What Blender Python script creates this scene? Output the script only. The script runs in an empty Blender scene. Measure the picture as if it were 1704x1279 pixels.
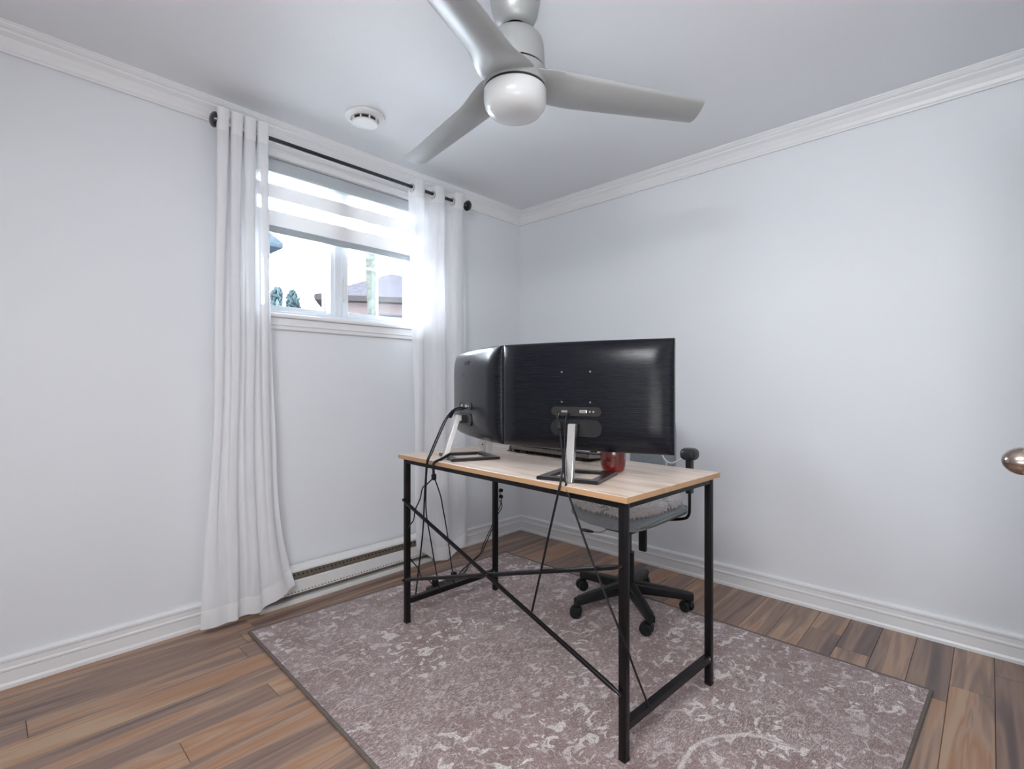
import bpy, bmesh, math, random
from mathutils import Vector, Matrix, Euler
random.seed(7)
PI = math.pi
SC = bpy.context.scene
C = SC.collection

# ------------------------------------------------------------------ camera, sky, lamps, exposure
cam_d = bpy.data.cameras.new('camera'); cam = bpy.data.objects.new('camera', cam_d); C.objects.link(cam)
cam.location = (-2.725, -2.503, 1.06)
cam.rotation_euler = (PI/2, 0, math.radians(43.5-90))
cam_d.sensor_width = 36; cam_d.lens = 840/1704*36; cam_d.clip_start = 0.02
SC.camera = cam
SC.view_settings.view_transform = 'Standard'; SC.view_settings.look = 'None'
SC.view_settings.exposure = 0.66; SC.view_settings.gamma = 1.0
SC.view_settings.use_curve_mapping = False

W = bpy.data.worlds.new('sky'); SC.world = W; W.use_nodes = True
wn = W.node_tree.nodes; wl = W.node_tree.links
bg = wn['Background']
tc = wn.new('ShaderNodeTexCoord'); sp = wn.new('ShaderNodeSeparateXYZ'); mr = wn.new('ShaderNodeValToRGB')
wl.new(tc.outputs['Generated'], sp.inputs[0]); wl.new(sp.outputs['Z'], mr.inputs[0])
mr.color_ramp.elements[0].color = (0.93, 0.95, 1, 1); mr.color_ramp.elements[0].position = 0.0
mr.color_ramp.elements[1].color = (0.74, 0.85, 1, 1); mr.color_ramp.elements[1].position = 0.9
wl.new(mr.outputs[0], bg.inputs['Color']); bg.inputs['Strength'].default_value = 24

def light(name, kind, loc, rot, energy, color=(1, 1, 1), **kw):
    d = bpy.data.lights.new(name, kind); d.energy = energy; d.color = color
    for k, v in kw.items(): setattr(d, k, v)
    o = bpy.data.objects.new(name, d); C.objects.link(o); o.location = loc
    o.rotation_euler = rot if not isinstance(rot, Vector) else rot.to_track_quat('-Z', 'Y').to_euler()
    return o
light('sun', 'SUN', (-3, 3, 4), Vector((0.50, -0.13, -0.42)), 6.0, (1, 0.97, 0.92), angle=0.02)
pt = light('window_portal', 'AREA', (-1.36, 0.16, 1.77), Vector((0, -1, 0)), 1, size=1.0, size_y=0.76, shape='RECTANGLE')
pt.data.cycles.is_portal = True
# unseen fill lights added behind the camera: one brightens the room, one the ceiling
light('side_fill', 'AREA', (-3.2, -2.4, 1.98), Vector((1, 0.10, -1.1)), 21, (0.97, 0.985, 1), size=0.9, size_y=0.4, spread=2.9, shape='RECTANGLE')
light('ceiling_fill', 'AREA', (-2.55, -2.65, 0.85), Vector((0.30, 0.28, 1)), 6, (1, 0.985, 0.98), size=0.8, size_y=0.5, shape='RECTANGLE')

# ------------------------------------------------------------------ materials
def nt(name):
    m = bpy.data.materials.new(name); m.use_nodes = True
    return m, m.node_tree.nodes, m.node_tree.links, m.node_tree.nodes['Principled BSDF']
def mat(name, col, rough=0.5, metal=0.0, var=0.06, scale=30, bump=0.0, bscale=200, stretch=(1, 1, 1), rvar=0.0, coat=0, aniso=0, sheen=0, spec=None):
    m, n, l, p = nt(name)
    t = n.new('ShaderNodeTexCoord'); mp = n.new('ShaderNodeMapping'); mp.inputs['Scale'].default_value = stretch
    l.new(t.outputs['Object'], mp.inputs[0])
    no = n.new('ShaderNodeTexNoise'); no.inputs['Scale'].default_value = scale; no.inputs['Detail'].default_value = 4
    l.new(mp.outputs[0], no.inputs['Vector'])
    r = n.new('ShaderNodeValToRGB'); r.color_ramp.elements[0].position = .3; r.color_ramp.elements[1].position = .7
    r.color_ramp.elements[0].color = tuple(max(0, c*(1-var)) for c in col)+(1,)
    r.color_ramp.elements[1].color = tuple(min(1, c*(1+var)) for c in col)+(1,)
    l.new(no.outputs['Fac'], r.inputs[0]); l.new(r.outputs[0], p.inputs['Base Color'])
    p.inputs['Roughness'].default_value = rough; p.inputs['Metallic'].default_value = metal
    if rvar:
        mm = n.new('ShaderNodeMapRange'); mm.inputs[3].default_value = rough-rvar; mm.inputs[4].default_value = rough+rvar
        l.new(no.outputs['Fac'], mm.inputs[0]); l.new(mm.outputs[0], p.inputs['Roughness'])
    if coat: p.inputs['Coat Weight'].default_value = coat
    if aniso: p.inputs['Anisotropic'].default_value = aniso
    if sheen: p.inputs['Sheen Weight'].default_value = sheen
    if spec is not None: p.inputs['Specular IOR Level'].default_value = spec
    if bump:
        b = n.new('ShaderNodeBump'); b.inputs['Strength'].default_value = bump; b.inputs['Distance'].default_value = 0.002
        n2 = n.new('ShaderNodeTexNoise'); n2.inputs['Scale'].default_value = bscale; n2.inputs['Detail'].default_value = 3
        l.new(mp.outputs[0], n2.inputs['Vector']); l.new(n2.outputs['Fac'], b.inputs['Height']); l.new(b.outputs[0], p.inputs['Normal'])
    return m

M = {}
M['wall'] = mat('wall_paint', (0.835, 0.855, 0.885), 0.55, var=0.012, scale=2, bump=0.05, bscale=350)
M['ceil'] = mat('ceiling_paint', (0.85, 0.865, 0.89), 0.6, var=0.01, scale=2, bump=0.04, bscale=300)
M['trim'] = mat('trim_paint', (0.87, 0.875, 0.885), 0.35, var=0.01, scale=5)
M['pvc'] = mat('window_vinyl', (0.83, 0.87, 0.91), 0.3, var=0.01)
M['white'] = mat('white_plastic', (0.82, 0.82, 0.82), 0.35, var=0.02)
M['heater'] = mat('heater_enamel', (0.83, 0.83, 0.82), 0.3, var=0.02)
M['heater_slot'] = mat('heater_slot', (0.30, 0.245, 0.20), 0.5, var=0.2, scale=60)
M['dark'] = mat('dark_hole', (0.015, 0.013, 0.012), 0.7)
M['black_metal'] = mat('black_powder_coat', (0.007, 0.006, 0.007), 0.30, var=0.2, scale=80, bump=0.05, spec=0.25)
M['rod'] = mat('rod_black', (0.012, 0.012, 0.014), 0.22, metal=0.0, coat=0.4)
M['chrome'] = mat('chrome', (0.75, 0.75, 0.76), 0.12, metal=1)
M['silver'] = mat('silver_aluminium', (0.72, 0.70, 0.68), 0.28, metal=1, var=0.08, scale=12, stretch=(30, 30, 1))
M['fan'] = mat('fan_satin', (0.38, 0.39, 0.388), 0.38, metal=0.35, var=0.02)
M['fan_blade'] = mat('fan_blade', (0.37, 0.38, 0.38), 0.33, metal=0.15, var=0.015)
M['globe'] = mat('opal_glass', (0.62, 0.63, 0.635), 0.28, var=0.01, coat=0.3)
M['bronze'] = mat('bronze_ball', (0.10, 0.05, 0.035), 0.25, metal=0.8, var=0.3)
M['mon_back'] = mat('brushed_black_plastic', (0.006, 0.007, 0.011), 0.25, var=0.5, scale=14, stretch=(0.6, 1, 60), bump=0.10, bscale=14, rvar=0.06, spec=0.28)
M['mon_edge'] = mat('monitor_edge', (0.012, 0.012, 0.013), 0.3)
M['screen'] = mat('screen_off', (0.008, 0.008, 0.01), 0.12)
M['plate'] = mat('recess_black', (0.012, 0.0125, 0.014), 0.45, spec=0.4)
M['port_metal'] = mat('port_metal', (0.6, 0.6, 0.6), 0.25, metal=1)
M['base_black'] = mat('stand_base_black', (0.012, 0.010, 0.011), 0.28, var=0.3, spec=0.5)
M['cable'] = mat('cable_black', (0.007, 0.007, 0.008), 0.45, spec=0.3)
M['white_cable'] = mat('cable_white', (0.78, 0.78, 0.78), 0.4)
M['red'] = mat('dark_red_glaze', (0.16, 0.012, 0.010), 0.14, var=0.15, scale=6, coat=0.6)
M['mouse'] = mat('mouse_shell', (0.025, 0.027, 0.04), 0.2, coat=0.3)
M['key_grey'] = mat('keyboard_grey', (0.26, 0.21, 0.19), 0.35, metal=0.3)
M['key_black'] = mat('keyboard_black', (0.014, 0.014, 0.016), 0.4)
M['bracket'] = mat('pale_grey_metal', (0.78, 0.75, 0.74), 0.42)
M['chair_black'] = mat('chair_black_plastic', (0.010, 0.011, 0.012), 0.36, var=0.2, scale=40, bump=0.12, bscale=500, spec=0.35)
M['chair_cloth'] = mat('chair_grey_cloth', (0.32, 0.36, 0.385), 0.9, var=0.22, scale=260, bump=0.5, bscale=600, sheen=0.4)
M['pad'] = mat('arm_pad', (0.03, 0.032, 0.036), 0.38, var=0.1)
M['pile'] = mat('fluffy_pile', (0.93, 0.90, 0.90), 0.85, var=0.06, scale=120, sheen=0.3)
M['pile_base'] = mat('shaded_backing', (0.42, 0.40, 0.40), 0.95, var=0.15, scale=120)  # dark tone paints in the shade between the tufts
M['tan_edge'] = mat('desk_edge_band', (0.50, 0.30, 0.16), 0.5, var=0.08, scale=40, stretch=(1, .1, 1))
M['brass'] = mat('knob_bronze', (0.40, 0.33, 0.29), 0.22, metal=1, var=0.06, scale=40, stretch=(1, 1, 12), rvar=0.05)
M['door'] = mat('door_paint', (0.82, 0.82, 0.83), 0.4, var=0.01)
M['sub'] = mat('subfloor', (0.05, 0.03, 0.02), 0.9)
M['rug_edge'] = mat('rug_binding', (0.16, 0.135, 0.12), 0.95, var=0.3, scale=300, bump=0.5, bscale=500)
M['strip'] = mat('power_strip_black', (0.03, 0.032, 0.036), 0.4)
# outside
M['o_ground'] = mat('outside_gravel', (0.52, 0.51, 0.50), 0.9, var=0.1, scale=3, spec=0.0)
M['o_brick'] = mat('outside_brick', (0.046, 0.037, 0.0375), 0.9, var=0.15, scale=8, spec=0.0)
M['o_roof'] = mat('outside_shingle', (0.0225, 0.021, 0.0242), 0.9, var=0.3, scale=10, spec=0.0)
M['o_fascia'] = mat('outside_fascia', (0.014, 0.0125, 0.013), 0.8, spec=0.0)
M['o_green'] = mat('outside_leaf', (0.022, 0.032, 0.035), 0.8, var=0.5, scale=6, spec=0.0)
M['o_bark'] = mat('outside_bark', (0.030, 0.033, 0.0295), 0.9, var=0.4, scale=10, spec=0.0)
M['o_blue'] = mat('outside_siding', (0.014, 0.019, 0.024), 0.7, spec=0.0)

def wood_desk():
    m, n, l, p = nt('desk_oak_laminate')
    t = n.new('ShaderNodeTexCoord'); mp = n.new('ShaderNodeMapping'); mp.inputs['Scale'].default_value = (9, 0.9, 1)
    l.new(t.outputs['Object'], mp.inputs[0])
    no = n.new('ShaderNodeTexNoise'); no.inputs['Scale'].default_value = 3.2; no.inputs['Detail'].default_value = 7; no.inputs['Distortion'].default_value = .6
    l.new(mp.outputs[0], no.inputs['Vector'])
    r = n.new('ShaderNodeValToRGB'); e = r.color_ramp.elements
    e[0].position = .28; e[0].color = (0.56, 0.43, 0.34, 1); e[1].position = .50; e[1].color = (0.78, 0.63, 0.52, 1)
    x = e.new(.72); x.color = (0.86, 0.73, 0.62, 1)
    l.new(no.outputs['Fac'], r.inputs[0]); l.new(r.outputs[0], p.inputs['Base Color'])
    p.inputs['Roughness'].default_value = .38
    return m
M['oak'] = wood_desk()

def wood_floor():
    m, n, l, p = nt('walnut_plank')
    t = n.new('ShaderNodeTexCoord'); oi = n.new('ShaderNodeObjectInfo')
    off = n.new('ShaderNodeVectorMath'); off.operation = 'SCALE'; off.inputs['Scale'].default_value = 37.0
    cb = n.new('ShaderNodeCombineXYZ')
    for i in range(3): l.new(oi.outputs['Random'], cb.inputs[i])
    l.new(cb.outputs[0], off.inputs[0])
    ad = n.new('ShaderNodeVectorMath'); ad.operation = 'ADD'
    l.new(t.outputs['Object'], ad.inputs[0]); l.new(off.outputs[0], ad.inputs[1])
    def noise(sc, scale, det, dist):
        mp = n.new('ShaderNodeMapping'); mp.inputs['Scale'].default_value = sc; l.new(ad.outputs[0], mp.inputs[0])
        no = n.new('ShaderNodeTexNoise'); no.inputs['Scale'].default_value = scale; no.inputs['Detail'].default_value = det; no.inputs['Distortion'].default_value = dist
        l.new(mp.outputs[0], no.inputs['Vector']); return no
    a = noise((0.5, 7, 1), 1.6, 2, 1.0)      # broad streaks
    b = noise((2.2, 60, 1), 2.0, 5, 0.3)        # fine grain
    mx = n.new('ShaderNodeMath'); mx.operation = 'MULTIPLY_ADD'; mx.inputs[1].default_value = 0.12; l.new(b.outputs['Fac'], mx.inputs[0])
    l.new(a.outputs['Fac'], mx.inputs[2])
    m2 = n.new('ShaderNodeMath'); m2.operation = 'MULTIPLY_ADD'; m2.inputs[1].default_value = 0.30
    l.new(oi.outputs['Random'], m2.inputs[0]); l.new(mx.outputs[0], m2.inputs[2])
    r = n.new('ShaderNodeValToRGB'); e = r.color_ramp.elements
    e[0].position = .38; e[0].color = (0.115, 0.078, 0.070, 1)
    e[1].position = .93; e[1].color = (0.46, 0.31, 0.20, 1)
    for pos, c in ((.50, (0.175, 0.118, 0.105)), (.60, (0.310, 0.200, 0.150)), (.67, (0.225, 0.145, 0.115)), (.76, (0.420, 0.275, 0.190)), (.84, (0.370, 0.185, 0.100))):
        x = e.new(pos); x.color = c+(1,)
    l.new(m2.outputs[0], r.inputs[0]); l.new(r.outputs[0], p.inputs['Base Color'])
    rr = n.new('ShaderNodeMapRange'); rr.inputs[3].default_value = .28; rr.inputs[4].default_value = .46
    l.new(b.outputs['Fac'], rr.inputs[0]); l.new(rr.outputs[0], p.inputs['Roughness'])
    bp = n.new('ShaderNodeBump'); bp.inputs['Strength'].default_value = .10; bp.inputs['Distance'].default_value = .001
    l.new(b.outputs['Fac'], bp.inputs['Height']); l.new(bp.outputs[0], p.inputs['Normal'])
    return m
M['plank'] = wood_floor()

def rug_mat():
    m, n, l, p = nt('distressed_rug')
    t = n.new('ShaderNodeTexCoord')
    def mapping(sc, loc=(0, 0, 0), rot=0):
        mp = n.new('ShaderNodeMapping'); mp.inputs['Scale'].default_value = sc; mp.inputs['Location'].default_value = loc; mp.inputs['Rotation'].default_value = (0, 0, rot)
        l.new(t.outputs['Object'], mp.inputs[0]); return mp.outputs[0]
    def noise(vec, scale, det=3, dist=0.0, rough=.5):
        no = n.new('ShaderNodeTexNoise'); no.inputs['Scale'].default_value = scale; no.inputs['Detail'].default_value = det
        no.inputs['Distortion'].default_value = dist; no.inputs['Roughness'].default_value = rough
        l.new(vec, no.inputs['Vector']); return no.outputs['Fac']
    def math_(op, a, b=None, clamp=False):
        k = n.new('ShaderNodeMath'); k.operation = op; k.use_clamp = clamp
        for i, v in enumerate((a, b)):
            if v is None: continue
            if isinstance(v, (int, float)): k.inputs[i].default_value = v
            else: l.new(v, k.inputs[i])
        return k.outputs[0]
    def ramp(v, lo, hi):
        k = n.new('ShaderNodeMapRange'); k.clamp = True; k.inputs[1].default_value = lo; k.inputs[2].default_value = hi
        l.new(v, k.inputs[0]); return k.outputs[0]
    base = mapping((1, 1, 1))
    big = noise(base, 2.2, 3, .4)
    # ground colour
    r = n.new('ShaderNodeValToRGB'); e = r.color_ramp.elements
    e[0].position = .35; e[0].color = (0.310, 0.218, 0.208, 1); e[1].position = .68; e[1].color = (0.410, 0.310, 0.308, 1)
    l.new(noise(base, 9, 5, .5), r.inputs[0])
    # large worn flecks of ivory, short curls
    f1 = ramp(noise(mapping((1, 1.35, 1), (3, 1, 0), .5), 19, 3, 1.1), .565, .61)
    f2 = ramp(noise(mapping((1.3, 1, 1), (9, 4, 0), -.4), 48, 3, 1.0), .575, .64)
    # woven thread lines, in the less worn areas
    wv = ramp(noise(mapping((30, 170, 1), (0, 0, 0), .12), 1.6, 2, .2), .50, .62)
    area = ramp(big, .47, .58)
    area2 = ramp(noise(mapping((1, 1, 1), (7, 3, 0)), 3.0, 2, .3), .42, .60)
    thread = math_('MULTIPLY', math_('MULTIPLY', wv, math_('ADD', math_('MULTIPLY', area, .75), .12)), .62)
    # faint floral scrolls: contour lines of a swirling noise
    sc = noise(mapping((1, 1, 1), (5, 5, 0)), 8.5, 1.5, 2.2)
    ring = ramp(math_('ABSOLUTE', math_('SUBTRACT', math_('FRACT', math_('MULTIPLY', sc, 7.0)), .5)), .13, .03)
    scroll = math_('MULTIPLY', math_('MULTIPLY', ring, area2), .38)
    scroll = math_('MULTIPLY', scroll, ramp(noise(base, 40, 2), .38, .55))
    # medallion arcs woven near the front corner of the rug
    def arc(cx, cy, rad, w, x0, x1):
        s = n.new('ShaderNodeSeparateXYZ'); l.new(t.outputs['Object'], s.inputs[0])
        dx = math_('SUBTRACT', s.outputs['X'], cx); dy = math_('SUBTRACT', s.outputs['Y'], cy)
        d = math_('SQRT', math_('ADD', math_('MULTIPLY', dx, dx), math_('MULTIPLY', dy, dy)))
        d = math_('ADD', d, math_('MULTIPLY', math_('SUBTRACT', noise(base, 14, 2), .5), .03))
        a = ramp(math_('ABSOLUTE', math_('SUBTRACT', d, rad)), w, w*.4)
        g = math_('MULTIPLY', ramp(s.outputs['X'], x0, x0+.04), ramp(s.outputs['X'], x1, x1-.04))
        return math_('MULTIPLY', a, math_('MULTIPLY', g, ramp(s.outputs['Y'], cy, cy+.05)))
    arcs = math_('MAXIMUM', math_('MULTIPLY', arc(-1.33, -2.11, .235, .010, -1.50, -1.05), .8), math_('MULTIPLY', arc(-1.33, -2.11, .78, .012, -2.1, -.5), .06))
    iv = math_('MAXIMUM', math_('MAXIMUM', math_('MULTIPLY', f1, math_('ADD', math_('MULTIPLY', area2, .45), .5)), math_('MULTIPLY', f2, .5)), math_('MAXIMUM', thread, math_('MAXIMUM', scroll, arcs)))
    iv = math_('MULTIPLY', iv, math_('ADD', math_('MULTIPLY', noise(base, 160, 2), .9), .35), True)
    mix = n.new('ShaderNodeMix'); mix.data_type = 'RGBA'
    l.new(iv, mix.inputs[0]); l.new(r.outputs[0], mix.inputs[6]); mix.inputs[7].default_value = (0.95, 0.90, 0.89, 1)
    # dark weave speckle
    mul = n.new('ShaderNodeMix'); mul.data_type = 'RGBA'; mul.blend_type = 'MULTIPLY'; mul.inputs[0].default_value = 1
    sp_ = n.new('ShaderNodeValToRGB'); sp_.color_ramp.elements[0].position = .35; sp_.color_ramp.elements[1].position = .6
    sp_.color_ramp.elements[0].color = (.55, .51, .50, 1); sp_.color_ramp.elements[1].color = (1.06, 1.06, 1.06, 1)
    l.new(noise(mapping((1, 2.2, 1)), 210, 2), sp_.inputs[0])
    l.new(mix.outputs[2], mul.inputs[6]); l.new(sp_.outputs[0], mul.inputs[7]); l.new(mul.outputs[2], p.inputs['Base Color'])
    p.inputs['Roughness'].default_value = .95; p.inputs['Sheen Weight'].default_value = .25; p.inputs['Specular IOR Level'].default_value = .15
    b = n.new('ShaderNodeBump'); b.inputs['Strength'].default_value = .5; b.inputs['Distance'].default_value = .003
    l.new(noise(base, 330, 2), b.inputs['Height']); l.new(b.outputs[0], p.inputs['Normal'])
    return m
M['rug'] = rug_mat()

def glass_mat():
    m = bpy.data.materials.new('window_glass'); m.use_nodes = True; n = m.node_tree.nodes; l = m.node_tree.links
    n.remove(n['Principled BSDF']); out = n['Material Output']
    a = n.new('ShaderNodeBsdfTransparent'); a.inputs[0].default_value = (.95, .97, .97, 1)
    g = n.new('ShaderNodeBsdfGlossy'); g.inputs['Roughness'].default_value = 0.02
    fr = n.new('ShaderNodeFresnel'); fr.inputs[0].default_value = 1.45
    mx = n.new('ShaderNodeMixShader'); l.new(fr.outputs[0], mx.inputs[0]); l.new(a.outputs[0], mx.inputs[1]); l.new(g.outputs[0], mx.inputs[2])
    l.new(mx.outputs[0], out.inputs[0]); return m
M['glass'] = glass_mat()

def sheer(name, alpha, col=(.88, .88, .91), trans=.5, tscale=(900, 900, 900), amp=.1):
    m = bpy.data.materials.new(name); m.use_nodes = True; n = m.node_tree.nodes; l = m.node_tree.links
    n.remove(n['Principled BSDF']); out = n['Material Output']
    d = n.new('ShaderNodeBsdfDiffuse'); d.inputs[0].default_value = col+(1,)
    tr = n.new('ShaderNodeBsdfTranslucent'); tr.inputs[0].default_value = col+(1,)
    x = n.new('ShaderNodeMixShader'); x.inputs[0].default_value = trans; l.new(d.outputs[0], x.inputs[1]); l.new(tr.outputs[0], x.inputs[2])
    tp = n.new('ShaderNodeBsdfTransparent')
    y = n.new('ShaderNodeMixShader'); l.new(tp.outputs[0], y.inputs[1]); l.new(x.outputs[0], y.inputs[2])
    t = n.new('ShaderNodeTexCoord'); mp = n.new('ShaderNodeMapping'); mp.inputs['Scale'].default_value = (1, 1, .12); l.new(t.outputs['Object'], mp.inputs[0])
    no = n.new('ShaderNodeTexNoise'); no.inputs['Scale'].default_value = 60; l.new(mp.outputs[0], no.inputs['Vector'])
    r = n.new('ShaderNodeMapRange'); r.inputs[3].default_value = alpha-amp; r.inputs[4].default_value = min(1, alpha+amp)
    l.new(no.outputs['Fac'], r.inputs[0]); l.new(r.outputs[0], y.inputs[0])
    l.new(y.outputs[0], out.inputs[0]); return m
M['sheer'] = sheer('sheer_curtain', .87, (.95, .95, .97), .27, amp=.07)
M['sheer_thick'] = sheer('sheer_curtain_doubled', .96, (.95, .95, .96), .25, amp=.04)
M['band_open'] = sheer('blind_sheer_band', .5, (.94, .94, .95), .75, amp=.03)
M['band_solid'] = sheer('blind_solid_band', 1.0, (.86, .85, .85), .035, amp=0)

# ------------------------------------------------------------------ mesh helpers
class MB:
    def __init__(s): s.bm = bmesh.new()
    def box(s, lo, hi, bev=0, seg=1, rot=None, at=None):
        ret = bmesh.ops.create_cube(s.bm, size=1)['verts']
        c = [(a+b)/2 for a, b in zip(lo, hi)]; d = [abs(b-a) for a, b in zip(lo, hi)]
        for v in ret: v.co = Vector((v.co.x*d[0], v.co.y*d[1], v.co.z*d[2]))
        if bev:
            es = list({e for v in ret for e in v.link_edges})
            r = bmesh.ops.bevel(s.bm, geom=es, offset=bev, segments=seg, affect='EDGES', profile=.5)
            ret = list({v for f in r['faces'] for v in f.verts} | {v for v in ret if v.is_valid})
        for v in ret: v.co += Vector(c)
        if rot is not None: 
            piv = Vector(at if at is not None else c)
            for v in ret: v.co = rot @ (v.co-piv) + piv
        return s
    def lathe(s, prof, seg=32, mtx=None, cap=True):
        rings = []
        for (r, z) in prof:
            if r < 1e-6: rings.append([s.bm.verts.new((0, 0, z))])
            else: rings.append([s.bm.verts.new((r*math.cos(2*PI*i/seg), r*math.sin(2*PI*i/seg), z)) for i in range(seg)])
        for a, b in zip(rings, rings[1:]):
            for i in range(seg):
                j = (i+1) % seg
                if len(a) == 1 and len(b) == 1: continue
                if len(a) == 1: s.bm.faces.new((a[0], b[i], b[j]))
                elif len(b) == 1: s.bm.faces.new((a[i], a[j], b[0]))
                else: s.bm.faces.new((a[i], a[j], b[j], b[i]))
        if cap:
            for rg in (rings[0], rings[-1]):
                if len(rg) > 2: s.bm.faces.new(rg)
        if mtx is not None:
            for rg in rings:
                for v in rg: v.co = mtx @ v.co
        return s
    def cyl(s, a, b, r, seg=16, r2=None):
        a, b = Vector(a), Vector(b); d = b-a
        m = Matrix.Translation(a) @ d.to_track_quat('Z', 'Y').to_matrix().to_4x4()
        return s.lathe([(r, 0), (r if r2 is None else r2, d.length)], seg, m)
    def tube(s, pts, r, seg=8, smooth=True, sub=6):
        P = [Vector(p) for p in pts]
        if smooth and len(P) > 2:
            Q = []
            for i in range(len(P)-1):
                p0 = P[max(i-1, 0)]; p1 = P[i]; p2 = P[i+1]; p3 = P[min(i+2, len(P)-1)]
                for k in range(sub):
                    t = k/sub
                    Q.append(.5*((2*p1)+(p2-p0)*t+(2*p0-5*p1+4*p2-p3)*t*t+(3*p1-p0-3*p2+p3)*t**3))
            Q.append(P[-1]); P = Q
        rings = []; up = Vector((.13, .29, .95)).normalized()
        for i, p in enumerate(P):
            t = (P[min(i+1, len(P)-1)]-P[max(i-1, 0)]).normalized()
            x = up-t*up.dot(t)
            if x.length < 1e-3: x = Vector((1, 0, 0))-t*t.x
            x.normalize(); y = t.cross(x); up = x
            rr = r[i] if isinstance(r, list) else r
            rings.append([s.bm.verts.new(p+(x*math.cos(2*PI*k/seg)+y*math.sin(2*PI*k/seg))*rr) for k in range(seg)])
        for a, b in zip(rings, rings[1:]):
            for k in range(seg): s.bm.faces.new((a[k], a[(k+1) % seg], b[(k+1) % seg], b[k]))
        s.bm.faces.new(rings[0][::-1]); s.bm.faces.new(rings[-1])
        return s
    def torus(s, c, R, r, axis=(1, 0, 0), seg=24, seg2=8):
        q = Vector(axis).to_track_quat('Z', 'Y').to_matrix(); c = Vector(c); rings = []
        for i in range(seg):
            a = 2*PI*i/seg
            rings.append([s.bm.verts.new(c+q @ Vector(((R+r*math.cos(2*PI*k/seg2))*math.cos(a), (R+r*math.cos(2*PI*k/seg2))*math.sin(a), r*math.sin(2*PI*k/seg2)))) for k in range(seg2)])
        for i in range(seg):
            a, b = rings[i], rings[(i+1) % seg]
            for k in range(seg2): s.bm.faces.new((a[k], b[k], b[(k+1) % seg2], a[(k+1) % seg2]))
        return s
    def prism(s, poly, h0, h1, f=lambda a, b, h: (a, b, h)):
        lo = [s.bm.verts.new(f(a, b, h0)) for a, b in poly]; hi = [s.bm.verts.new(f(a, b, h1)) for a, b in poly]
        n = len(poly)
        s.bm.faces.new(lo[::-1]); s.bm.faces.new(hi)
        for i in range(n): s.bm.faces.new((lo[i], lo[(i+1) % n], hi[(i+1) % n], hi[i]))
        return s
    def grid(s, f, nu, nv, closed_u=False):
        V = [[s.bm.verts.new(f(i/nu, j/nv)) for i in range(nu if closed_u else nu+1)] for j in range(nv+1)]
        for j in range(nv):
            for i in range(nu):
                k = (i+1) % nu if closed_u else i+1
                s.bm.faces.new((V[j][i], V[j][k], V[j+1][k], V[j+1][i]))
        return s
    def build(s, name, m, parent=None, smooth=False, label=None, angle=35, solid=None):
        bmesh.ops.recalc_face_normals(s.bm, faces=s.bm.faces) if not solid == 'open' else None
        me = bpy.data.meshes.new(name); s.bm.to_mesh(me); s.bm.free()
        if smooth:
            me.polygons.foreach_set('use_smooth', [True]*len(me.polygons))
            try: me.set_sharp_from_angle(angle=math.radians(angle))
            except Exception: pass
        me.materials.append(m)
        o = bpy.data.objects.new(name, me); C.objects.link(o)
        if parent: o.parent = parent
        if label: o['label'] = label
        return o
def thing(name, label, cat, loc=(0, 0, 0), rz=0, group=None):
    o = bpy.data.objects.new(name, None); C.objects.link(o); o.location = loc; o.rotation_euler = (0, 0, rz)
    o.empty_display_size = .1
    o['label'] = label; o['category'] = cat
    if group: o['group'] = group
    return o
def tag(o, label, cat, group=None):
    o['label'] = label; o['category'] = cat
    if group: o['group'] = group
    return o
def struct(o, label=None):
    o['kind'] = 'structure'
    if label: o['label'] = label
    return o

# ------------------------------------------------------------------ room shell
H = 2.305; X0 = -3.35; Y0 = -2.98
OX0, OX1, OZ0, OZ1 = -1.87, -0.84, 1.40, 2.15           # window opening
w = MB()
w.box((X0, 0, 0), (OX0, .2, H)); w.box((OX1, 0, 0), (0.15, .2, H)); w.box((OX0, 0, 0), (OX1, .2, OZ0)); w.box((OX0, 0, OZ1), (OX1, .2, H))
struct(w.build('wall_left', M['wall']), 'white painted wall with the window in it')
struct(MB().box((0, Y0-.15, 0), (.15, 0, H)).build('wall_right', M['wall']), 'plain white painted wall on the right')
struct(MB().box((X0-.15, Y0-.15, 0), (X0, .2, H)).build('wall_side', M['wall']), 'white wall beside the photographer')
w = MB()   # wall behind the camera with its doorway
w.box((X0, Y0-.12, 0), (-3.1, Y0, H)); w.box((-1.93, Y0-.12, 0), (0, Y0, H)); w.box((-3.1, Y0-.12, 2.06), (-1.93, Y0, H))
struct(w.build('wall_rear', M['wall']), 'white wall with the open doorway')
struct(MB().box((X0-.15, Y0-.8, H), (.15, .2, H+.1)).build('ceiling', M['ceil']), 'smooth white ceiling')
w = MB()   # short piece of hallway behind the doorway
w.box((X0, Y0-.8, 0), (-1.2, Y0-.75, H)); w.box((-1.25, Y0-.75, 0), (-1.2, Y0-.12, H)); w.box((X0, Y0-.75, 0), (X0+.05, Y0-.12, H))
struct(w.build('wall_hall', M['wall']), 'white hallway wall behind the doorway')

# floor and planks
fl = struct(MB().box((X0-.15, Y0-.8, -.06), (.15, .2, -.008)).build('floor', M['sub']), 'walnut laminate plank floor')
PW = .117; k = 0; y = 0.061-PW
rr = random.Random(21)
rows = []
ytop = 0.061
while ytop > Y0-.75:
    ylo = ytop-PW
    x = X0-rr.random()*1.2
    cuts = []
    while x < 0.0:
        L = rr.choice((1.21, 1.21, .9, .62)); cuts.append((x, x+L)); x += L
    for a, b in cuts:
        a2, b2 = max(a, X0), min(b, 0.0)
        if b2-a2 < .04: continue
        yt = min(ytop, 0.0)
        o = MB().box((-(b2-a2)/2+.0006, -(yt-ylo)/2+.0006, -.008), ((b2-a2)/2-.0006, (yt-ylo)/2-.0006, 0), .0012).build('plank', M['plank'], fl)
        o.location = ((a2+b2)/2, (yt+ylo)/2, 0)
    ytop = ylo

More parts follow.
